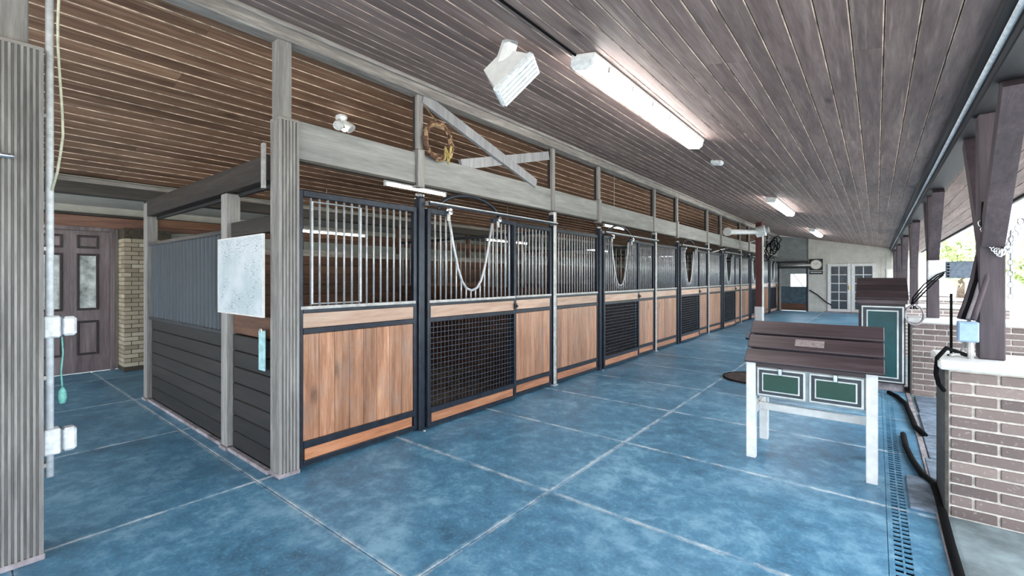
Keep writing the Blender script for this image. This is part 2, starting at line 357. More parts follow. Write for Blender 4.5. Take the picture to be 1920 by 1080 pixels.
# ------------------------------------------------------------------ walls
struct(put('wall_left', MB().box(XW-.2, XW, YB, YEND+.3, 0, 4.0), 'white_wall'), 'pale rear wall of the passage behind the stalls', 'wall')
hd = struct(put('trim_4', CB(XW, XW+.06, -1.5, YEND, 2.22, 2.40, .005), 'red_header'), 'reddish timber header over the passage door', 'trim')
put('dark_strip', B(XW, XW+.10, -1.5, YEND, 2.405, 2.44), 'dark_beam_y', hd)
db = struct(put('trim_5', CB(XB-.07, XB+.05, YB, YEND, 2.36, 2.53, .006), 'dark_beam_y'), 'dark beam along the foot of the left ceiling', 'trim')
put('pale_strip', CB(XB+.052, XB+.075, YB, YEND, 2.485, 2.535, .004), 'plate_wood', db)
# far wall with french doors and gate opening
FX0, FX1 = -2.28, 1.3
fw = struct(put('wall_far', MB().prism([(FX0, 0), (FX1, 0), (FX1, zc_r(FX1)-.021), (FX0, zc_r(FX0)-.021)], 'y', YEND, YEND+.2), 'white_wall'), 'off-white end wall of the aisle', 'wall')
for k in range(1, 24):
    x = FX0 + k*.152; 
    if x < FX1: put('batten', B(x-.006, x+.006, YEND-.006, YEND, 0, zc_r(x)-.03), 'white_wall', fw)
struct(put('wall_far', MB().prism([(XW, 2.05), (FX0, 2.05), (FX0, zc_r(FX0)-.021), (-3.52, 3.33), (XB, 2.52), (XW, 2.52)], 'y', YEND+.05, YEND+.2), 'grey_wall'), 'grey wall above the dark gate at the aisle end', 'wall')
struct(put('wall_far', B(XW, -3.30, YEND+.05, YEND+.2, 0, 2.05), 'grey_wall'), 'grey end wall behind the last stall', 'wall')

# ------------------------------------------------------------------ posts along the stall front
def fluted(wx, wy, h, nx, ny, d=.013):
    P = []
    def side(a, b, n):
        (ax, ay), (bx, by) = a, b; L = math.hypot(bx-ax, by-ay); ux, uy = (bx-ax)/L, (by-ay)/L; nx_, ny_ = -uy, ux; e = .012; s = (L-2*e)/n
        P.append(a)
        for i in range(n):
            for f, dd in ((.22, 0), (.36, 1), (.64, 1), (.78, 0)): t = e + (i+f)*s; P.append((ax+ux*t+nx_*d*dd, ay+uy*t+ny_*d*dd))
    x, y = wx/2, wy/2
    side((-x, -y), (x, -y), nx); side((x, -y), (x, y), ny); side((x, y), (-x, y), nx); side((-x, y), (-x, -y), ny)
    return MB().prism(P, 'z', 0, h)
def fluted_post(label, x, y, wx, wy, h, nx, ny, upx, upy, off):
    t = thing('fluted_post', label, 'post', (x, y, 0))
    put('shaft', fluted(wx, wy, h-.04, nx, ny), 'grey_post', t, (0, 0, .03))
    put('base', CB(-wx/2-.006, wx/2+.006, -wy/2-.006, wy/2+.006, 0, .03, .004), 'kerb', t)
    put('cap', CB(-wx/2-.002, wx/2+.002, -wy/2-.002, wy/2+.002, h-.01, h+.01, .004), 'plate_wood', t)
    put('upper_post', CB(off[0]-upx/2, off[0]+upx/2, off[1]-upy/2, off[1]+upy/2, h+.01, 3.20, .005), 'grey_post', t); return t
fluted_post('grey fluted timber post at the near corner of the stall row', -3.43, 1.57, .145, .145, 2.62, 5, 5, .10, .10, (-.005, -.02))
fluted_post('wide grey fluted post closest to the camera at the left edge', -3.47, .18, .22, .26, 2.64, 9, 11, .14, .16, (0, 0))

# header beams, studs, braces
for i in range(NST):
    y0 = Y0 + PITCH*i; ya = y0 + (.10 if i == 0 else .035); ym = y0 + 1.30
    for k, (s, e) in enumerate(((ya, ym-.04), (ym+.04, y0+PITCH-.035))):
        hb = thing('header_beam', f'wide grey header board above the {"left panel" if k == 0 else "gate"} of the {ORD[i]} stall', 'beam', (XF-.04, s, 2.34), group='header boards over the stalls')
        put('board', CB(-.02, .02, 0, e-s, .02, .31, .005), 'grey_beam', hb); put('edge_strip', CB(-.025, .03, 0, e-s, 0, .02, .004), 'dark_beam_y', hb)
    c = tag(put('beam_joint_block', CB(-.05, .05, -.04, .04, 0, .36, .005), 'grey_post', None, (XF-.03, ym, 2.32)), f'grey block covering the header joint above the {ORD[i]} gate post', 'block', 'blocks over header joints')
    for k, ys_ in enumerate((y0 if i else None, ym)):
        if ys_ is None: continue
        st = thing('stud', f'thin grey upright stud over the {"gate post" if k else "near edge"} of the {ORD[i]} stall', 'stud', (XF-.04, ys_, 2.685 if k else 2.36), group='studs between header and top plate')
        hz = 3.2 - (2.685 if k else 2.36)
        put('face', CB(.0, .04, -.035, .035, 0, hz, .004), 'grey_post', st); put('web', B(-.05, .0, -.02, .02, 0, hz), 'dark_beam', st)
def bar3(a, b, w, d, ref=(1, 0, 0)):      # rectangular bar from a to b; d is the size along ref
    a, b = Vector(a), Vector(b); t = (b-a).normalized(); r = Vector(ref); r = (r - t*r.dot(t)).normalized(); s = t.cross(r); vs = []
    for p in (a, b):
        for q, k in ((-1, -1), (1, -1), (1, 1), (-1, 1)): vs.append(p + r*q*d/2 + s*k*w/2)
    m = MB().add(vs, [(3,2,1,0),(4,5,6,7),(0,1,5,4),(1,2,6,5),(2,3,7,6),(3,0,4,7)]); m.fix = True; return m
tag(put('brace', bar3((-3.41, 2.86, 3.19), (-3.41, 4.72, 2.66), .11, .04), 'brace_wood'), 'grey diagonal brace falling from the second stud to the header', 'brace', 'crossed braces')
tag(put('brace', bar3((-3.455, 5.07, 3.10), (-3.455, 3.42, 2.66), .11, .04), 'brace_wood'), 'grey diagonal brace falling left from the third stud', 'brace', 'crossed braces')

# ------------------------------------------------------------------ stall fronts
bar_m = {}
def bar_mesh(h, r=.0088):
    k = (round(h, 2), r)
    if k not in bar_m: bar_m[k] = MB().cyl((0, 0, 0), (0, 0, k[0]), r, 8).mesh('bar', 'galv_bar', True)
    return bar_m[k]
Z = dict(b0=.02, b1=.06, l0=.15, l1=.205, m0=1.025, m1=1.07, t0=1.185, t1=1.235, g0=2.075, g1=2.125)
pl_m = {}
def plank_v(wd, h, key='stall_wood'):
    k = (round(wd, 4), round(h, 3), key)
    if k not in pl_m: pl_m[k] = CB(-.014, .014, .001, wd-.001, 0, h, .005).mesh('plank', key)
    return pl_m[k]
def steel_frame(L, top=True):
    m = MB(); d = .024
    for a, b in (('b0', 'b1'), ('l0', 'l1'), ('m0', 'm1'), ('t0', 't1')) + ((('g0', 'g1'),) if top else ()): m.cbox(-d, d, .04, L-.04, Z[a], Z[b], .004)
    for a in (0, L-.04): m.cbox(-d, d, a, a+.04, Z['b0'], Z['g1'], .004)
    return m
def make_panel(L, npl, feed=False):
    t = link('stall_screen', None)
    put('frame', steel_frame(L), 'black_steel', t)
    put('rail_sheen', CB(.02, .027, .02, L-.02, Z['t1']-.022, Z['t1']+.004, .002), 'galv_post', t)  # pale strip stands in for outside light reflected along the rail
    wd = (L-.08)/npl
    for i in range(npl): link('plank', plank_v(wd, Z['m0']-Z['l1']), t, (0, .04+i*wd, Z['l1']))
    put('rail_board', CB(-.014, .016, .04, L-.04, Z['m1'], Z['t0'], .003), 'rail_wood_pale', t)
    put('rail_board', CB(-.014, .016, .055, L-.055, Z['b1'], Z['l0'], .003), 'stall_wood_h', t)
    n = round((L-.08)/.0715); s = (L-.08)/n
    for i in range(1, n): link('bar', bar_mesh(Z['g0']-Z['t1']), t, (0, .04+i*s, Z['t1']))
    if feed:
        y0, y1, z0, z1 = .04+s, .04+s*7, Z['t1']+.02, Z['g0']-.03
        put('feed_door', MB().tube([(.018, y0, z0), (.018, y1, z0), (.018, y1, z1), (.018, y0, z1)], .012, 8, True), 'galv_bar', t)
    return t
def yoke_pts(x=0.0):
    raw = [(-.33, 2.06), (-.27, 1.80), (-.20, 1.55), (-.145, 1.42), (-.08, 1.345), (0, 1.32), (.08, 1.345), (.145, 1.42), (.20, 1.55), (.27, 1.80), (.33, 2.06)]
    return [(x, a, b) for a, b in raw], raw
def make_gate(L):
    t = link('stall_gate', None); c = L/2 - .06
    fr = steel_frame(L, False); fr.cbox(-.024, .024, .04, c-.33, Z['g0'], Z['g1'], .004).cbox(-.024, .024, c+.33, L-.04, Z['g0'], Z['g1'], .004)
    put('frame', fr, 'black_steel', t)
    put('rail_board', CB(-.014, .016, .04, L-.04, Z['m1'], Z['t0'], .003), 'rail_wood_pale', t)
    put('rail_board', CB(-.014, .016, .055, L-.055, Z['b1'], Z['l0'], .003), 'stall_wood_h', t)
    put('rail_sheen', CB(.02, .027, .02, L-.02, Z['t1']-.022, Z['t1']+.004, .002), 'galv_post', t)  # reflected daylight on the gate rail, put in as a pale strip
    m = MB(); n = round((L-.08)/.05)
    for i in range(1, n): y = .04 + i*(L-.08)/n; m.box(-.003, .003, y-.003, y+.003, Z['l1'], Z['m0'])
    k = round((Z['m0']-Z['l1'])/.05)
    for i in range(1, k): z = Z['l1'] + i*(Z['m0']-Z['l1'])/k; m.box(.003, .009, .04, L-.04, z-.003, z+.003)
    put('wire_mesh', m, 'mesh_wire', t)['kind'] = 'stuff'
    pts, raw = yoke_pts(.0); put('yoke', MB().tube([(0, c+a, b) for a, b in raw], .0145, 8), 'galv_bar', t, smooth=True)
    n = round((L-.08)/.0715); s = (L-.08)/n
    for i in range(1, n):
        y = .04 + i*s; u = y - c; h = Z['g0']-Z['t1']
        if abs(u) < .325:
            for (a0, b0), (a1, b1) in zip(raw[:-1], raw[1:]):
                if a0 <= u <= a1: h = b0 + (b1-b0)*(u-a0)/(a1-a0) - Z['t1'] - .008
        link('bar', bar_mesh(h), t, (0, y, Z['t1']))
    arch = [(-.01, c - .46*math.cos(q*math.pi/16), 2.12 + .20*math.sin(q*math.pi/16)) for q in range(17)]
    put('arch', MB().tube(arch, .017, 8), 'black_steel', t, smooth=True)
    for yy in (c-.36, c+.40): ro = put('roller', MB().lathe([(.012, -.02), (.03, -.018), (.03, .018), (.012, .02)], (0, 0, 0), 14).xf(Matrix.Rotation(rad(90), 4, 'Y')), 'chrome', t, (.045, yy, 2.115)); put('hanger', B(.024, .034, -.02, .02, -.09, .02), 'galv_post', t, (0, yy, 2.115))
    put('latch', MB().box(.024, .045, -.02, .02, -.03, .03).cyl((.045, 0, 0), (.07, 0, 0), .01, 8), 'black_steel', t, (0, L-.03, 1.12))
    return t
P1, P3, G1 = 1.22, .895, 1.37
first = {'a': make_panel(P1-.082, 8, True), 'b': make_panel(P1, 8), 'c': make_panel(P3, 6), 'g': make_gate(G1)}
used = set()
def inst(k):
    if k in used: return copy_tree(first[k])
    used.add(k); return first[k]
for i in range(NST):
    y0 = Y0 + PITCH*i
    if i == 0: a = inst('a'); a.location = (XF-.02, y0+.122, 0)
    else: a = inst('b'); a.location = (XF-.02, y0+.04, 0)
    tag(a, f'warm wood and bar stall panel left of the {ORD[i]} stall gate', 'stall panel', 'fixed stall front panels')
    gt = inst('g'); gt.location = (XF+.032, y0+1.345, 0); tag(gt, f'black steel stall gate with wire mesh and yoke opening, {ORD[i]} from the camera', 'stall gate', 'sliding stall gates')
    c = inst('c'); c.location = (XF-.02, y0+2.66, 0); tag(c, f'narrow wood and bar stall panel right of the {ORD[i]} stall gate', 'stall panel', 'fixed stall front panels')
    gp = thing('gate_post', f'tall black steel post at the near side of the {ORD[i]} stall gate', 'post', (XF-.02, y0+1.30, 0), group='black gate posts')
    put('shaft', CB(-.035, .05, -.035, .035, 0, 2.22, .008), 'black_steel', gp); put('cap', MB().lathe([(.03, 0), (.045, .01), (.045, .03), (.02, .045)], (.005, 0, 2.22), 14), 'chrome', gp); put('foot_bolt', MB().lathe([(.012, 0), (.012, .012)], (.08, 0, 0), 8), 'galv_post', gp)
    if i: 
        sp = thing('stall_post', f'light grey upright between the {ORD[i-1]} and {ORD[i]} stalls', 'post', (XF-.01, y0, 0), group='uprights between stalls')
        put('shaft', CB(-.05, .035, -.035, .035, .02, 2.34, .006), 'galv_post', sp); put('foot', CB(-.055, .05, -.045, .045, 0, .02, .003), 'galv_bar', sp); put('dark_edge', B(-.04, .03, -.042, -.035, .02, 2.3), 'black_steel', sp)
    tr = thing('gate_track', f'horizontal steel sliding track above the {ORD[i]} stall gate', 'track', (XF+.078, y0+1.34, 2.152), group='gate tracks')
    put('rail', MB().cbox(-.012, .014, 0, PITCH-1.38, 0, .034, .004), 'black_steel', tr); put('rail_edge', B(.014, .018, 0, PITCH-1.38, .022, .034), 'galv_bar', tr)
    for yy in (.03, PITCH-1.42): put('bracket', B(-.07, -.012, yy-.02, yy+.02, .0, .04), 'galv_post', tr)
# ------------------------------------------------------------------ stall interiors: back wall, partitions, lamps
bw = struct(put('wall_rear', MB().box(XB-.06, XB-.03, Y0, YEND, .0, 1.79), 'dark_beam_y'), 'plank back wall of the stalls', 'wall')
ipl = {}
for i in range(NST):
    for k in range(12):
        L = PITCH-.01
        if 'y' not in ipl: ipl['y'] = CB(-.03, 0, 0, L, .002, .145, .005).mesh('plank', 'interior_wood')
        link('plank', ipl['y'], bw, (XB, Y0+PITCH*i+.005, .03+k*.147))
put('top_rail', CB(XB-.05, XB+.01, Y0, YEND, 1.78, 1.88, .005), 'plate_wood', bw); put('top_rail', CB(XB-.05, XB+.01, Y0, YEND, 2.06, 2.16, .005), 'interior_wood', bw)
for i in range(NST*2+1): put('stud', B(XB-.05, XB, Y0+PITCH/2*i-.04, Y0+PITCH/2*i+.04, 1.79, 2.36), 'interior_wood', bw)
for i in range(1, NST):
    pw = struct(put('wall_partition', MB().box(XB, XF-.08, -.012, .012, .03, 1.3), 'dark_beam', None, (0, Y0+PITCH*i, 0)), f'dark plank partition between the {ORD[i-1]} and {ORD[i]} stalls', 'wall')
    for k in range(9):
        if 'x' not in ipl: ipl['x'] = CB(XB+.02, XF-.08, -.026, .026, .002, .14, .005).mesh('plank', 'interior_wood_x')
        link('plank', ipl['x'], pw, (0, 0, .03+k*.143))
    put('rail', CB(XB, XF-.08, -.02, .02, 2.06, 2.10, .004), 'black_steel', pw)
    if i < 4:
        for k in range(30): link('bar', bar_mesh(.745), pw, (XF-.2-k*.105, 0, 1.318))
def tube_lamp(label, x, y, z, L):
    t = thing('tube_lamp', label, 'lamp', (x, y, z), group='tube lamps inside the stalls')
    put('housing', CB(-.022, .022, 0, L, .016, .036, .004), 'white_paint', t); put('tube', MB().cyl((0, .02, 0), (0, L-.02, 0), .012, 10), 'tube_light', t, smooth=True)
    for yy in (.0, L-.02): put('socket', B(-.015, .015, yy, yy+.02, -.018, .02), 'white_plastic', t)
    put('hanger', MB().cyl((0, L/2, .036), (0, L/2, zc_l(x)-.02-z), .004, 6), 'galv_post', t)
tube_lamp('white tube lamp seen through the bars of the first stall', -6.1, 2.75, 2.09, 1.25)
tube_lamp('bright tube lamp tucked just under the first header board', -3.62, 2.58, 2.345, .78)
tube_lamp('tube lamp deep inside the second stall', -5.6, 6.2, 2.15, 1.25)
tube_lamp('tube lamp tucked under the header of the second stall', -3.62, 7.0, 2.345, .78)
tube_lamp('tube lamp inside the third stall', -5.6, 9.8, 2.15, 1.25)
# ------------------------------------------------------------------ end wall of the first stall
ew = struct(put('wall_stall_end', B(XB+.02, XF-.11, Y0+.03, Y0+.05, .02, .97), 'dark_beam'), 'dark horizontal plank end wall of the first stall', 'wall')
xm = -4.32
for (a, b) in ((XB+.06, xm-.07), (xm+.07, XF-.10)):
    m = CB(a, b, -.03, .03, .002, .134, .006).mesh('plank', 'dark_plank')
    for k in range(7): link('plank', m, ew, (0, Y0+.01, .03+k*.136))
m = CB(xm+.07, XF-.10, -.02, .02, .002, .12, .005).mesh('plank', 'red_header')
put('plank', CB(xm+.07, XF-.10, -.025, .025, .99, 1.16, .005), 'interior_wood_x', ew, (0, Y0+.01, 0))
put('sill', CB(XB, XF-.1, Y0-.06, Y0-.02, .0, .03, .004), 'kerb', ew)
def endpost(label, x, top, w_=.11):
    t = thing('wall_post', label, 'post', (x, Y0-.01, 0), group='square posts of the stall end wall'); put('shaft', CB(-w_/2, w_/2, -.055, .055, .03, top, .006), 'grey_post', t); put('foot', CB(-w_/2-.012, w_/2+.012, -.07, .07, 0, .03, .004), 'kerb', t)
endpost('square grey post in the middle of the dark end wall', xm, 2.17, .12); endpost('slim grey post at the far corner of the dark end wall', XB-.02, 2.34, .13)
tie = thing('tie_beam', 'dark timber tie beam above the stall end wall', 'beam', (0, Y0, 0)); put('beam', CB(XB-.1, XF-.12, -.06, .02, 2.18, 2.37, .006), 'dark_beam', tie); put('lower_board', CB(XB, XF-.12, .03, .06, 2.15, 2.19, .004), 'frame_black', tie); put('bracket', B(XF-.15, XF-.11, -.08, -.06, 2.12, 2.45), 'galv_post', tie)
rl = struct(put('trim_6', CB(xm+.06, XF-.1, Y0-.03, Y0+.03, 1.80, 1.92, .005), 'dark_beam'), 'dark rail above the whiteboard', 'trim')
mp = thing('metal_sheet', 'ribbed grey metal panel above the dark plank end wall', 'panel', (0, Y0, 0))
P = []; x = XB+.07; a1 = xm-.07; n = 22; s = (a1-x)/n
for i in range(n): P += [(x+i*s, -.012), (x+i*s+s*.55, -.012), (x+i*s+s*.65, -.042), (x+i*s+s*.92, -.042)]
P.append((a1, -.012)); P += [(a1, .0), (x, .0)]
put('sheet', MB().prism(P, 'z', 1.0, 1.83), 'sheet_metal', mp); put('top_rail', CB(x, a1, -.05, .01, 1.83, 1.87, .004), 'black_steel', mp); put('bottom_rail', CB(x, a1, -.05, .01, .965, 1.0, .004), 'black_steel', mp)
wbd = thing('whiteboard', 'whiteboard with faint handwritten notes beside the fluted corner post', 'whiteboard', (xm-.05, Y0-.085, 1.175)); wW = .86
put('board', B(0, wW, 0, .012, 0, .595), 'board_print', wbd); put('frame', MB().box(-.012, 0, -.004, .012, -.012, .607).box(wW, wW+.012, -.004, .012, -.012, .607).box(0, wW, -.004, .012, -.012, 0).box(0, wW, -.004, .012, .595, .607), 'white_paint', wbd)
cl_ = thing('hanging_card', 'pale cyan card hanging beside the corner post', 'card', (-3.60, Y0-.045, .76)); put('card', CB(-.05, .05, -.012, .0, 0, .30, .003), 'cyan_cloth', cl_); put('clip', CB(-.02, .02, -.018, -.002, .285, .315, .002), 'chrome', cl_)

# ------------------------------------------------------------------ passage door, brick pilaster
dy0, dy1, dz = .62, 1.60, 2.17
d1 = thing('door_1', 'dark six-panel door at the end of the passage', 'door', (XW, 0, 0)); d1['kind'] = 'structure'
put('leaf', CB(0, .05, dy0, dy1, .02, dz, .004), 'door_wood', d1)
put('casing', MB().cbox(0, .08, dy0-.09, dy0, 0, dz+.06, .004).cbox(0, .08, dy1, dy1+.05, 0, dz+.06, .004).cbox(0, .08, dy0, dy1, dz, dz+.06, .004), 'door_wood', d1)
for yy in (dy0+.21, dy0+.61):
    for (z0, z1, g_) in ((.30, .78, 0), (.98, 1.80, 1), (1.92, 2.08, 0)):
        p = put('panel', MB().cbox(.045, .056, yy, yy+.21, z0, z1, .004), 'dim_glass' if g_ else 'door_wood', d1)
        put('moulding', MB().cbox(.05, .072, yy-.02, yy+.012, z0-.02, z1+.02, .005).cbox(.05, .072, yy+.198, yy+.23, z0-.02, z1+.02, .005).cbox(.05, .072, yy+.012, yy+.198, z0-.02, z0+.012, .005).cbox(.05, .072, yy+.012, yy+.198, z1-.012, z1+.02, .005), 'door_moulding', p)
put('handle', MB().lathe([(.02, 0), (.012, .02), (.028, .04), (.03, .055), (.015, .07)], (0, 0, 0), 12).xf(Matrix.Rotation(rad(90), 4, 'Y')), 'brass', d1, (.05, dy0+.07, 1.0))
lb = thing('brass_lamp', 'small brass lamp above the passage door', 'lamp', (XW+.1, .75, 2.27)); put('mount', MB().cyl((-.04, 0, 0), (.02, 0, 0), .02, 10), 'brass', lb); put('bulb', MB().lathe([(.01, 0), (.028, -.02), (.03, -.045), (.012, -.07)], (.03, 0, .0), 12), 'bulb_warm', lb); put('shade', MB().lathe([(.015, .0), (.05, -.05), (.055, -.06), (.04, -.06)], (.03, 0, .02), 14), 'brass', lb)
bx0, bx1, by0, by1 = XW, XW+.42, 1.69, 2.30
bp = struct(put('trim_7', B(bx0, bx1-.012, by0+.012, by1, 0, 2.22), 'mortar_dark'), 'tan brick pilaster beside the passage door', 'pilaster')
bm_f = CB(-.012, .004, .004, .176, .004, .062, .003).mesh('brick', 'brick_tan'); bm_s = CB(-.012, .004, .004, .085, .004, .062, .003).mesh('brick', 'brick_tan'); bm_e = CB(.004, .20, -.004, .012, .004, .062, .003).mesh('brick', 'brick_tan')
for r in range(30):
    z = .07 + r*.0665; y = by0+.01
    if r % 2: link('brick', bm_s, bp, (bx1-.012, y, z)); y += .09
    while y + .17 < by1: link('brick', bm_f, bp, (bx1-.012, y, z)); y += .18
    for xx in (bx0+.0, bx0+.2): link('brick', bm_e, bp, (xx+(.0 if r % 2 else .008), by0+.012, z))
ob = thing('wall_switch', 'pale switch box on the tan brick pilaster', 'switch', (bx1+.005, by0+.42, 1.28)); put('plate', CB(0, .03, -.06, .06, -.07, .07, .005), 'white_plastic', ob); put('toggle', B(.03, .045, -.01, .01, -.02, .02), 'white_paint', ob)
cp = thing('conduit_pipe', 'white conduit running down the far side of the brick pilaster', 'pipe', (bx1, by1-.02, 0)); put('pipe', MB().cyl((.03, 0, 1.1), (.03, 0, 2.0), .016, 10), 'white_plastic', cp, smooth=True); put('clip', B(0, .05, -.02, .02, 1.5, 1.52), 'galv_post', cp)

# ------------------------------------------------------------------ outlet boxes and cords on the near left post
px, py = -3.43, .31
c1 = thing('conduit_pipe', 'white conduit running down the back of the nearest fluted post', 'pipe', (px, py+.028, 0))
put('pipe', MB().cyl((0, 0, .40), (0, 0, 3.15), .017, 12), 'pipe_plastic', c1, smooth=True)
for z in (.46, .92, 1.6, 2.3): put('clip', B(-.03, .03, -.026, -.014, z, z+.02), 'galv_post', c1)
def outlet(label, z, hh):
    t = thing('outlet_box', label, 'outlet box', (px, py+.0, z)); put('body', CB(-.035, .04, 0, .07, 0, hh, .008), 'white_plastic', t); put('cover', CB(-.035, .04, .072, .13, .006, hh-.006, .012), 'white_plastic', t); put('seam', B(-.036, .041, .07, .072, .0, hh), 'grey_unit', t); return t
outlet('upper white weatherproof outlet box behind the nearest fluted post', 1.14, .115); outlet('lower white weatherproof outlet box behind the nearest fluted post', .52, .135)
cd = thing('plug_cable', 'thin pale cord with a teal plug hanging under the upper outlet box', 'cord', (px, py+.075, 0))
put('cord', MB().tube([(0, 0, 1.14), (.0, .004, 1.05), (.0, -.003, .95), (.0, .002, .86)], .004, 6), 'teal_plug', cd, smooth=True); put('plug', MB().lathe([(.006, .0), (.016, -.02), (.018, -.06), (.012, -.085)], (0, .002, .865), 12), 'teal_plug', cd, smooth=True)
sc = [(0, (.012+.01*math.sin(q*.55)) if q > 2 else (-.02, .0, .012)[q], 1.92+q*.1) for q in range(13)]
tag(put('wavy_cable', MB().tube([(px+.02, py+.055+a, z) for (_, a, z) in sc], .006, 8), 'cream_cable', smooth=True), 'slack cream cable rising beside the nearest fluted post', 'cable')
nz = thing('spray_nozzle', 'short chrome nozzle with black grip on the nearest fluted post', 'nozzle', (-3.36, .145, 2.06)); put('grip', MB().cyl((.02, -.10, .005), (.03, .0, 0), .018, 10), 'rubber', nz, smooth=True); put('tip', MB().cyl((.03, .0, 0), (.035, .06, -.003), .013, 10), 'chrome', nz, smooth=True); put('hook', B(0, .03, -.05, -.03, -.02, .01), 'chrome', nz)

# ------------------------------------------------------------------ lamps, speaker and bits on the ceilings
def strip_light(label, x, y, L=2.44, W=.19):
    t = thing('fluorescent_fixture', label, 'ceiling light', (x, y, zc_r(x)-.022), (0, math.atan(SL), 0), 'fluorescent strips along the aisle ceiling')
    put('base', CB(-W/2, W/2, 0, L, -.03, 0, .005), 'white_paint', t)
    pr = [(-W/2+.01, -.03), (-W/2+.012, -.075), (-W/2+.04, -.105), (W/2-.04, -.105), (W/2-.012, -.075), (W/2-.01, -.03)]
    put('diffuser', MB().prism(pr, 'y', .012, L-.012), 'lamp_diffuser', t)
    for yy in (0, L-.012): put('end_cap', MB().prism([(a*1.03, b*1.02) for a, b in pr], 'y', yy, yy+.012), 'white_plastic', t)
    for q in range(6): put('clip', B(W/2-.012, W/2-.002, .2+q*.4, .23+q*.4, -.065, -.028), 'galv_post', t)
strip_light('long lit fluorescent ceiling light nearest the camera', -1.54, 2.68); strip_light('lit fluorescent ceiling light in the middle of the aisle', -1.54, 9.7); strip_light('farthest small lit fluorescent ceiling light near the white wall', -1.54, 16.7); strip_light('unseen fluorescent light added behind the camera to brighten the near aisle', -1.54, -4.3)  # last one is an unseen extra, added to light the near aisle
ct = tag(put('ceiling_cable', MB().cyl((-1.60, -1.8, zc_r(-1.6)-.03), (-1.60, 2.68, zc_r(-1.6)-.03), .008, 6), 'rubber'), 'dark cable on the ceiling leading to the nearest fluorescent light', 'cable')
sp = thing('wall_speaker', 'white flared speaker with ribbed face hanging from the aisle ceiling', 'speaker', (-1.90, 2.40, 2.80))
ax = Vector((.55, .44, .71)).normalized(); nn = Vector((.80, .12, -.52)); nn = (nn - ax*nn.dot(ax)).normalized(); bb_ = nn.cross(ax)
sp.rotation_euler = Matrix((ax, bb_, nn)).transposed().to_euler()
def loft(a, b, z0, z1):
    m = MB().add([(-a[0], -a[1], z0), (a[0], -a[1], z0), (a[0], a[1], z0), (-a[0], a[1], z0), (-b[0], -b[1], z1), (b[0], -b[1], z1), (b[0], b[1], z1), (-b[0], b[1], z1)], [(3,2,1,0),(4,5,6,7),(0,1,5,4),(1,2,6,5),(2,3,7,6),(3,0,4,7)]); m.fix = True; return m
put('body', loft((.10, .06), (.155, .078), -.20, -.01), 'white_paint', sp); put('front', CB(-.175, .175, -.085, .085, -.01, .035, .008), 'white_plastic', sp)
for k in range(5): put('rib', CB(-.165, .165, -.072+k*.036-.012, -.072+k*.036+.012, .035, .045, .004), 'white_plastic', sp)
mi = sp.rotation_euler.to_matrix().inverted(); top_ = mi @ Vector((-.03, -.02, zc_r(-1.93)-.022-2.80)); put('bracket', MB().tube([(0, 0, -.15), tuple(top_)], .055, 10), 'white_paint', sp); put('mount', MB().tube([tuple(top_*.93), tuple(top_)], .07, 4), 'galv_bar', sp)
sd = thing('smoke_detector', 'small white box on the aisle ceiling past the nearest light', 'detector', (-1.62, 6.3, zc_r(-1.62)-.022), (0, math.atan(SL), 0)); put('body', CB(-.07, .07, -.06, .06, -.05, 0, .012), 'white_plastic', sd); put('cover', CB(-.05, .05, -.04, .04, -.06, -.05, .004), 'white_paint', sd)
fl = thing('flood_lamp', 'small white twin flood lamp on the left brown ceiling', 'lamp', (-4.37, 2.58, zc_l(-4.37)-.022), (0, -math.atan(SLL), 0)); put('mount', MB().lathe([(.06, 0), (.06, -.02), (.03, -.04)], (0, 0, 0), 14), 'white_plastic', fl)
for s_ in (-1, 1): put('head', MB().lathe([(.02, .05), (.03, .02), (.05, -.03), (.052, -.06), (.03, -.06)], (0, 0, 0), 14), 'white_plastic', fl, (.02, s_*.05, -.09), (rad(25*s_), rad(-20), 0))
put('bulb', MB().lathe([(.01, 0), (.03, -.01), (.015, -.025)], (.03, 0, -.15), 12), 'bulb', fl)
# wreath hanging by the second stud
wr = thing('vine_wreath', 'brown vine wreath hanging beside the crossed braces', 'wreath', (XF+.035, 3.03, 2.80))
for k in range(7): put('twig', MB().tube([(R.uniform(-.012, .012), (.17+R.uniform(-.02, .02))*math.cos(q*math.pi/12), (.17+R.uniform(-.02, .02))*math.sin(q*math.pi/12)) for q in range(24)], .016, 6, True), ('vine', 'rope')[k % 2], wr)
put('bow', MB().tube([(.03, .10+.05*math.sin(q*.9), -.12+.012*q*(-1)**q) for q in range(9)], .014, 6), 'straw', wr); put('cord', MB().cyl((0, 0, .17), (-.035, -.17, .33), .004, 6), 'rope', wr)

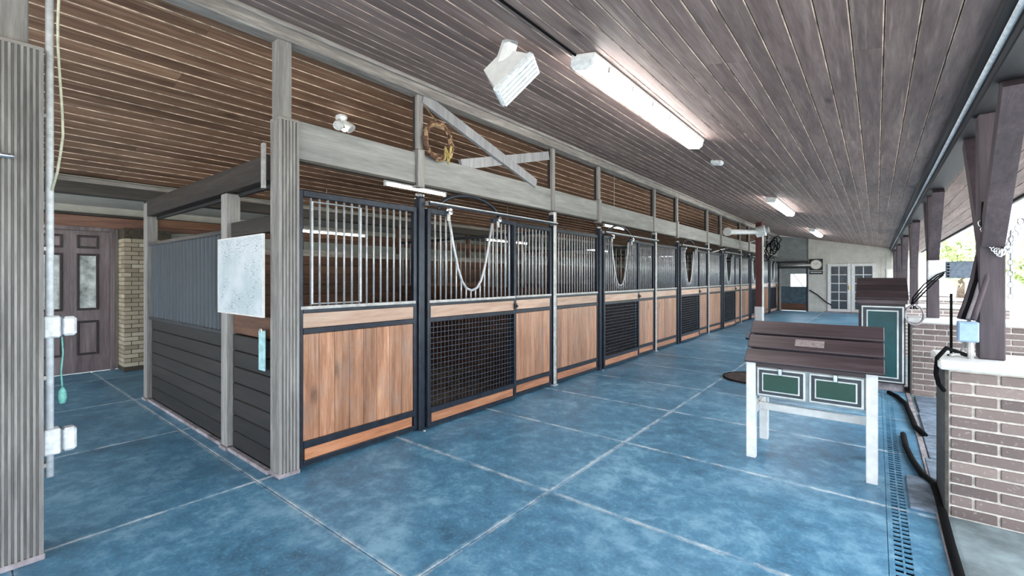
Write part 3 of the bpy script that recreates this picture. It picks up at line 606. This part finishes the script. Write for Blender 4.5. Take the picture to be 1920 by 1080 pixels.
# ------------------------------------------------------------------ right side: eave beam, brick walls, posts
bb = struct(put('trim_8', CB(.46, .63, YB, YEND, 2.47, zc_r(.63)-.021, .006), 'bay_beam'), 'dark eave beam over the grooming bay posts', 'trim')
put('fascia', CB(.40, .455, YB, YEND, 2.55, 2.60, .004), 'bay_beam', bb)
tag(put('conduit_pipe', MB().cyl((.445, YB, 2.535), (.445, YEND, 2.535), .014, 8), 'white_plastic', smooth=True), 'long pale conduit running along the dark eave beam', 'pipe')
bf = CB(.007, .203, -.014, .004, .006, .060, .003).mesh('brick', 'brick_mauve'); bh = CB(.007, .098, -.014, .004, .006, .060, .003).mesh('brick', 'brick_mauve')
WX0, WX1, WH = .345, 1.75, .90
for i in range(6):
    wy = 3.83 + 3.68*i
    wl = struct(link('wall_bay', B(WX0, WX1, .014, .45, -.004, WH).mesh('wall_bay', 'mortar' if i < 2 else 'brick_far'), None, (0, wy, 0)), f'{ORD[i]} low brick wall between grooming bays', 'wall')
    if i < 2:
        for r in range(13):
            z = .002 + r*.0685; x = WX0+.002
            if r % 2: link('brick', bh, wl, (x, .014, z)); x += .105
            while x + .2 < WX1: link('brick', bf, wl, (x, .014, z)); x += .21
    put('end_board', CB(WX0-.022, WX0-.001, -.005, .46, 0, WH, .004), 'dark_beam_y', wl)
    put('cap', CB(WX0-.05, WX1+.05, -.05, .50, WH, WH+.055, .012), 'white_paint', wl)
    pt = thing('bay_post', f'dark purple-brown timber post on the {ORD[i]} low brick wall', 'post', (.55, wy+.22, WH+.055), group='posts on the brick walls')
    put('shaft', CB(-.058, .058, -.058, .058, 0, 2.47-WH-.055, .006), 'bay_post', pt)
    for s_ in (-1, 1): put('knee_brace', bar3((0, s_*.05, .72), (0, s_*.66, 1.50), .10, .10), 'bay_post', pt)
# things on the first bay post
eb = thing('outlet_box', 'pale blue outlet box beside the nearest bay post', 'outlet box', (.445, 3.98, 1.06)); put('body', CB(-.05, .045, -.035, .03, 0, .125, .006), 'blue_box', eb); put('lid', CB(-.046, .041, -.045, -.036, .006, .119, .004), 'blue_box', eb); put('conduit', MB().cyl((.01, 0, -.105), (.01, 0, 0), .018, 10), 'galv_post', eb)
hs = thing('hose_bundle', 'dark bundle of hoses sloping down beside the nearest bay post', 'hose', (0, 0, 0))
for k in range(4): o = k*.018; put('hose', MB().tube([(.50+o*.5, 4.06-o*.4, 1.60), (.475+o, 4.05-o, 1.45), (.44+o, 4.03-o*.6, 1.30), (.41+o, 4.0-o, 1.20)], .015, 8), ('bay_post', 'rubber', 'kerb', 'bay_post')[k], hs, smooth=True)
ch = thing('hanging_chain', 'steel chain and snaps hanging over the nearest bay post', 'chain', (.55, 3.98, 1.62))
for k in range(16):
    a = k/15*math.pi; p = Vector((-.05+k*.011, -.012+.004*(k % 2), .17 - .30*math.sin(a)*.6)); m = MB().tube([(p.x+.013*math.cos(q*math.pi/4), p.y+(.006*math.sin(q*math.pi/4) if k % 2 else 0), p.z+.02*math.sin(q*math.pi/4)) for q in range(8)], .004, 6, True); put('link', m, 'chrome', ch, smooth=True)
for k in range(12):
    p = Vector((.075, -.005, .10-k*.034)); m = MB().tube([(p.x+(.011*math.cos(q*math.pi/4) if k % 2 else 0), p.y+(.0 if k % 2 else .011*math.cos(q*math.pi/4)), p.z+.02*math.sin(q*math.pi/4)) for q in range(8)], .004, 6, True); put('link', m, 'galv_bar', ch, smooth=True)
put('strap', MB().tube([(-.04, -.025, .30), (-.045, -.03, .16), (-.02, -.03, .06), (.0, -.028, .17), (.01, -.025, .30)], .010, 8), 'rubber', ch, smooth=True); put('snap', MB().tube([(.02, -.03, .02), (.035, -.03, .0), (.03, -.03, -.035), (.012, -.03, -.03)], .007, 8), 'chrome', ch, smooth=True); put('hook', MB().cyl((-.02, .03, .28), (-.02, -.05, .30), .008, 8), 'chrome', ch)
tag(put('looped_hose', MB().tube([(.47, 4.0, .962), (.40, 3.96, .99), (.34, 3.90, 1.02), (.295, 3.86, .96), (.288, 3.85, .86), (.30, 3.86, .80), (.32, 3.80, .77)], .012, 8), 'rubber', smooth=True), 'black hose looping over the left end of the nearest wall cap', 'hose')
tag(put('looped_hose', MB().tube([(.36, 3.92, .975), (.42, 3.98, .985), (.44, 4.05, 1.10), (.46, 4.06, 1.2)], .010, 8), 'galv_post', smooth=True), 'grey cable curving up from the nearest wall cap', 'cable')
rod = thing('black_rod', 'thin black rod standing on the left end of the nearest wall cap', 'rod', (.375, 4.05, .955)); put('rod', MB().cyl((0, 0, 0), (0, 0, .40), .007, 8), 'rubber', rod); put('foot', MB().lathe([(.02, 0), (.02, .006), (.01, .012)], (0, 0, 0), 10), 'rubber', rod)
cb = thing('control_box', 'white control box with ribbed grey section on the second bay post', 'control box', (.55, 7.64, 1.43)); put('white_case', CB(-.06, .10, -.10, .03, 0, .24, .008), 'white_plastic', cb); put('grey_case', CB(.105, .36, -.08, .03, .02, .22, .008), 'grey_unit', cb)
for k in range(5): put('knob', MB().lathe([(.012, 0), (.012, .012)], (0, 0, 0), 8).xf(Matrix.Rotation(rad(90), 4, 'X')), 'rubber', cb, (.125, -.08, .045+k*.036))
for k in range(3): put('cable', MB().tube([(.10-k*.01, -.11, .10-k*.02), (.02, -.13, .06-k*.03), (-.10, -.16, -.06-k*.05), (-.20, -.18, -.22-k*.04), (-.22+k*.03, -.17, -.36)], .008, 6), 'rubber', cb, smooth=True)
co = thing('hose_coil', 'pale coiled hose hanging by the tall green cabinet', 'hose', (.36, 7.42, 1.0))
for k in range(4): put('coil', MB().tube([(.085*math.cos(q*math.pi/9), -.015*k, .12*math.sin(q*math.pi/9)) for q in range(18)], .011, 6, True), 'kerb', co, smooth=True)
put('hook', MB().cyl((0, .06, .12), (0, -.08, .125), .008, 6), 'chrome', co)
for (x0, x1, y0, y1, who) in ((.20, .34, 3.40, 3.78, 'tucked at the foot of the nearest brick wall'), (.30, 1.3, 4.42, 4.90, 'just past the nearest brick wall'), (.33, 1.3, 4.93, 5.60, 'second past the nearest brick wall'), (.35, 1.3, 5.64, 6.50, 'third past the nearest brick wall'), (.36, 1.3, 6.54, 7.40, 'against the second brick wall')):
    if who.startswith('tucked'): x0, x1, y0, y1 = .165, .315, 3.80, 4.40
    tag(put('rubber_mat', CB(0, x1-x0, 0, y1-y0, 0, .018, .004), 'mat_rubber', None, (x0, y0, 0)), f'grey-blue rubber floor mat {who}', 'mat', 'rubber mats in the bay')
tag(put('floor_hose', MB().tube([(.12, 7.38, .02), (.19, 7.2, .022), (.255, 6.8, .03), (.275, 6.3, .03), (.29, 5.8, .03), (.34, 5.55, .03)], .024, 8), 'rubber', smooth=True), 'black hose lying along the mats near the green cabinet', 'hose')
tag(put('floor_hose', MB().tube([(.19, 5.5, .02), (.195, 5.1, .022), (.22, 4.75, .025), (.26, 4.45, .025), (.31, 4.3, .025), (.315, 4.0, .03), (.312, 3.4, .02), (.315, 2.2, .02), (.33, 1.2, .02)], .022, 8), 'rubber', smooth=True), 'black hose snaking past the nearest brick wall towards the camera', 'hose')

# ------------------------------------------------------------------ tack box on white legs
tb = thing('tack_box_stand', 'tack box with pitched dark plank lid and green drawers on white legs', 'tack box', (-.41, 4.11, 0))
W2 = .385
leg = CB(-.034, .034, -.03, .03, 0, .80, .004).mesh('leg', 'white_paint')
for x in (-W2, W2):
    for y in (0, .53): link('leg', leg, tb, (x, y, 0))
put('stretcher', CB(-W2, W2, .245, .285, .335, .395, .004), 'white_paint', tb)
for x in (-W2, W2): put('stretcher', CB(x-.02, x+.02, .03, .50, .335, .395, .004), 'white_paint', tb)
put('case', CB(-W2+.036, W2-.036, -.005, .52, .50, .79, .004), 'drawer_grey', tb)
[put('end_panel', MB().prism([(-.04, .79), (.56, .79), (.26, 1.04)], 'x', q, q+.02), 'lid_wood', tb) for q in (-.40, .38)]; put('lid_shade', CB(-W2+.034, W2-.034, -.012, -.005, .74, .79, .002), 'lid_wood', tb)  # last strip: shade under the lid, put in as a dark board
for xa, xb in ((-W2+.045, -.012), (.012, W2-.045)):
    d = put('drawer', CB(xa, xb, -.025, .0, .515, .735, .004), 'trim_light', tb)
    put('border', CB(xa+.014, xb-.014, -.029, -.02, .529, .721, .002), 'trim_dark', d); put('border', CB(xa+.036, xb-.036, -.033, -.02, .551, .699, .002), 'trim_light', d); put('panel', CB(xa+.046, xb-.046, -.037, -.02, .561, .689, .002), 'green_deep', d)
    xm_ = (xa+xb)/2; put('latch', CB(xm_-.014, xm_+.014, -.046, -.03, .69, .745, .003), 'chrome', d)
sl = math.atan2(.27, .335); LB = .145
for k in range(3): put('lid_board', CB(-.42, .455, .003+k*LB, LB+k*LB-.004, 0, .024, .005), 'lid_wood', tb, (0, -.085, .775+.012*k), (sl, 0, 0))
for k in range(3): put('lid_board', CB(-.455, .42, .003+k*LB, LB+k*LB-.004, 0, .024, .005), 'lid_wood', tb, (0, .605, .775+.012*k), (sl, 0, math.pi))
put('nameplate', CB(-.09, .10, .185, .255, .024, .03, .002), 'nameplate', tb, (0, -.085, .787), (sl, 0, 0))
put('hinge', CB(-.455, -.42, .26, .32, -.01, .02, .004), 'black_steel', tb, (0, -.085, .775), (sl, 0, 0))
# ------------------------------------------------------------------ tall cabinet
tc = thing('tall_cabinet', 'tall green fronted tack cabinet with a sloping dark lid', 'cabinet', (.05, 7.56, 0))
W3 = .235
put('carcass', CB(-W3, W3, 0, .42, .10, 1.16, .005), 'lid_wood', tc); put('plinth', CB(-W3+.02, W3-.02, .03, .40, 0, .10, .004), 'kerb', tc)
d = put('door', CB(-W3+.03, W3-.015, -.03, .0, .12, 1.09, .004), 'trim_light', tc)
put('border', CB(-W3+.048, W3-.033, -.034, -.02, .138, 1.072, .002), 'trim_dark', d); put('border', CB(-W3+.082, W3-.067, -.038, -.02, .172, 1.038, .002), 'trim_light', d); put('panel', CB(-W3+.098, W3-.083, -.042, -.02, .188, 1.022, .002), 'green_paint', d)
put('lid_skirt', CB(-W3-.02, W3+.02, -.05, .46, 1.12, 1.17, .004), 'lid_wood', tc)
for k in range(3): put('lid_board', CB(-W3-.03, W3+.03, .003+k*.18, .18+k*.18-.003, 0, .026, .004), 'lid_wood', tc, (0, -.06, 1.17), (math.atan2(.28, .50), 0, 0))
put('side_cheek', MB().prism([(-.05, 1.17), (.44, 1.17), (.44, 1.44), (-.05, 1.17+.004)], 'x', -W3-.01, W3+.01), 'lid_wood', tc)
rm = thing('round_mat', 'round dark brown mat on the blue floor behind the tack box', 'mat', (-1.36, 7.25, 0)); put('disc', MB().lathe([(.42, 0), (.42, .012), (.40, .018)], (0, 0, 0), 32), 'round_mat', rm); put('rim', MB().tube([(.41*math.cos(q*math.pi/16), .41*math.sin(q*math.pi/16), .014) for q in range(32)], .012, 6, True), 'rubber', rm)

# ------------------------------------------------------------------ far end
mpst = thing('maroon_post', 'maroon post with white wrapped foot beside the far stalls', 'post', (-2.95, 16.4, 0)); put('shaft', CB(-.09, .09, -.09, .09, .5, zc_r(-2.95)-.04, .006), 'maroon', mpst); put('wrap', CB(-.12, .12, -.12, .12, 0, .52, .02), 'white_paint', mpst); put('edge_trim', CB(.092, .115, -.095, .095, .5, 2.9, .004), 'trim_light', mpst)
wp = thing('ventilation_pipe', 'white horizontal pipe with bulky end on the maroon post', 'pipe', (-2.95, 16.14, 2.88)); put('pipe', MB().cyl((-.36, -2.2, -.12), (.0, -.05, .02), .075, 14), 'white_plastic', wp, smooth=True)
put('motor', MB().lathe([(.08, -.16), (.17, -.13), (.17, .13), (.08, .16)], (0, 0, 0), 16).xf(Matrix.Rotation(rad(80), 4, 'Y')), 'white_plastic', wp, (.10, -.06, .03)); put('flange', MB().cyl((-.366, -2.24, -.123), (-.356, -2.18, -.118), .12, 14), 'white_paint', wp); put('cap', MB().cyl((.26, -.06, .05), (.33, -.06, .06), .10, 14), 'galv_bar', wp)
hl = thing('hanging_halters', 'dark tangle of halters hanging behind the maroon post', 'halter', (-2.72, 16.52, 2.25))
for k in range(6): put('strap', MB().tube([(.05*k+R.uniform(-.05, .05)+.10*math.cos(q*math.pi/6), R.uniform(-.03, .03), .15*k*.4+.22*math.sin(q*math.pi/6)) for q in range(12)], .016, 6, True), 'rubber', hl)
put('hook', MB().cyl((.1, 0, .4), (-.13, -.03, .42), .012, 6), 'galv_post', hl)
gx0, gx1 = -3.35, FX0-.012
fg = thing('far_gate', 'dark gate with a bright window at the far aisle end', 'gate', ((gx0+gx1)/2, YEND, 0)); hw = (gx1-gx0)/2
put('lower_panel', CB(-hw, hw, -.03, .03, .02, 1.06, .01), 'tarp', fg); put('kick_board', CB(-hw, hw, -.045, -.03, .02, .32, .004), 'interior_wood_x', fg); put('post', CB(-hw-.02, -hw+.06, -.05, .05, 0, 2.05, .006), 'grey_post', fg); put('post', CB(hw-.06, hw+.01, -.05, .05, 0, 2.05, .006), 'black_steel', fg); put('side_board', CB(-hw+.06, -hw+.42, -.02, .02, 1.06, 1.86, .004), 'grey_wall', fg); put('header', CB(-hw, hw, -.03, .03, 1.60, 2.06, .004), 'grey_wall', fg); put('muntin', bar3((.0, 0, 1.60), (.35, 0, 1.06), .03, .03, (0, 1, 0)), 'kerb', fg)
tr = thing('gate_track', 'dark horizontal track running across the far gate and wall', 'track', (0, YEND-.12, 1.95)); put('rail', CB(gx0, -2.27, -.04, .04, .12, .21, .004), 'frame_black', tr); put('pipe', MB().cyl((gx0, -.02, .03), (-2.2, -.02, .03), .05, 10), 'galv_post', tr, smooth=True); put('lower_rail', CB(gx0, -2.2, -.03, .03, -.10, -.03, .004), 'frame_black', tr)
ck = thing('wall_clock', 'square black framed clock on the white end wall', 'clock', (-2.0, YEND-.02, 2.0)); put('case', CB(-.24, .24, -.03, .01, -.24, .24, .01), 'frame_black', ck); put('dial', MB().lathe([(.19, 0), (.19, .012)], (0, 0, 0), 28).xf(Matrix.Rotation(rad(90), 4, 'X')), 'dial', ck, (0, -.03, 0)); put('hand', bar3((0, -.045, 0), (.06, -.045, .09), .014, .006, (0, 1, 0)), 'frame_black', ck); put('hand', bar3((0, -.045, 0), (-.11, -.045, .06), .010, .006, (0, 1, 0)), 'frame_black', ck); put('bezel', MB().tube([(.195*math.cos(q*math.pi/14), -.036, .195*math.sin(q*math.pi/14)) for q in range(28)], .012, 6, True), 'galv_post', ck)
pq = thing('wall_plaque', 'narrow dark plaque under the square wall clock', 'plaque', (-2.0, YEND-.015, 1.66)); put('plate', CB(-.24, .24, -.01, .01, -.07, .07, .004), 'frame_black', pq); put('band', CB(-.20, .20, -.014, -.01, -.01, .03, .002), 'trim_light', pq)
def french(label, x0, x1, n):
    t = thing(n, label, 'door', (x0, YEND, 0)); t['kind'] = 'structure'; W = x1-x0; zt = 1.92
    put('frame', MB().cbox(0, .11, -.05, 0, .0, zt+.1, .004).cbox(W-.11, W, -.05, 0, 0, zt+.1, .004).cbox(.11, W-.11, -.05, 0, zt, zt+.1, .004).cbox(.11, W-.11, -.05, 0, 0, .14, .004), 'white_paint', t)
    pw_ = (W-.22)/2; ph = (zt-.14)/5
    pm = B(.0, pw_-.03, -.018, -.008, 0, ph-.03).mesh('pane', 'door_glass')
    for i in range(2):
        for j in range(5): link('pane', pm, t, (.11+i*pw_+.015, 0, .14+j*ph+.015))
    m = MB().box(.11+pw_-.015, .11+pw_+.015, -.035, -.005, .14, zt)
    for j in range(1, 5): m.box(.11, W-.11, -.034, -.006, .14+j*ph-.015, .14+j*ph+.015)
    put('muntins', m, 'white_paint', t); put('handle', CB(W-.075, W-.045, -.10, -.05, .95, 1.12, .006), 'brass', t)
french('white french door with ten panes, left leaf', -1.60, -.82, 'door_2'); french('white french door with ten panes, right leaf behind the cabinet', -.80, -.02, 'door_3')
tag(put('slack_rope', MB().tube([(-2.24, YEND-.04, .92), (-1.95, YEND-.05, .72), (-1.65, YEND-.06, .42), (-1.45, YEND-.07, .30)], .022, 6), 'rubber', smooth=True), 'black rope slanting across the white end wall to the french door', 'rope')
st = tag(put('door_step', CB(-1.7, .1, -.25, 0, 0, .045, .006), 'kerb', None, (0, YEND-.055, 0)), 'low step under the white french doors', 'step')
# light post beside the french doors, pale window at right
wn = thing('window_1', 'bright narrow window at the right of the end wall', 'window', (.3, YEND, 1.25)); wn['kind'] = 'structure'; put('pane', B(.05, .6, -.02, -.01, 0, .5), 'dial', wn); put('frame', MB().box(0, .05, -.03, 0, -.05, .55).box(.6, .65, -.03, 0, -.05, .55).box(.05, .6, -.03, 0, -.05, 0).box(.05, .6, -.03, 0, .5, .55), 'white_paint', wn)

# ------------------------------------------------------------------ outside: trees and hedge
def tree(label, x, y, h, rx, rz, mat, nl=2200, trunk=True, kind='tree'):
    t = thing('shade_tree' if kind == 'tree' else 'shrub', label, kind, (x, y, -.03)); m = MB()
    for q in range(nl):
        while True:
            p = Vector((R.uniform(-1, 1), R.uniform(-1, 1), R.uniform(-1, 1)))
            if .25 < p.length < 1: break
        p = p*(.8+.25*math.sin(p.x*7+p.z*5)); c = Vector((p.x*rx, p.y*rx, h+p.z*rz)); a = Vector((R.uniform(-1, 1), R.uniform(-1, 1), R.uniform(-1, 1))).normalized(); b = a.orthogonal().normalized(); s = R.uniform(.10, .2)*max(.6, rx/2)
        m.add([c-a*s, c-b*s*.5, c+a*s, c+b*s*.5], [(0, 1, 2, 3)])
    put('foliage', m, mat, t)
    if trunk: put('trunk', MB().tube([(0, 0, 0), (.08, 0, h*.4), (0, .05, h)], [.22, .17, .08], 8), 'bark', t)
tree('leafy green tree in the yard, right of the nearest bay post', 5.2, 26, 1.9, 1.7, 1.2, 'leaf_light', 2600)
tree('pale tree seen between the first and second bay posts', 4.1, 40, 2.9, 2.1, 1.9, 'leaf_light', 2200)
tree('dark green tree far out beyond the yard', 13, 44, 4.5, 4.2, 3.0, 'leaf_dark'); tree('broad pale tree at the right edge of the yard', 11.5, 27, 2.6, 2.4, 1.8, 'leaf_light')
tree('low shrub beside the leafy green tree in the yard', 7.6, 23.5, .7, 1.1, .7, 'leaf_dark', 1000, False, 'shrub')
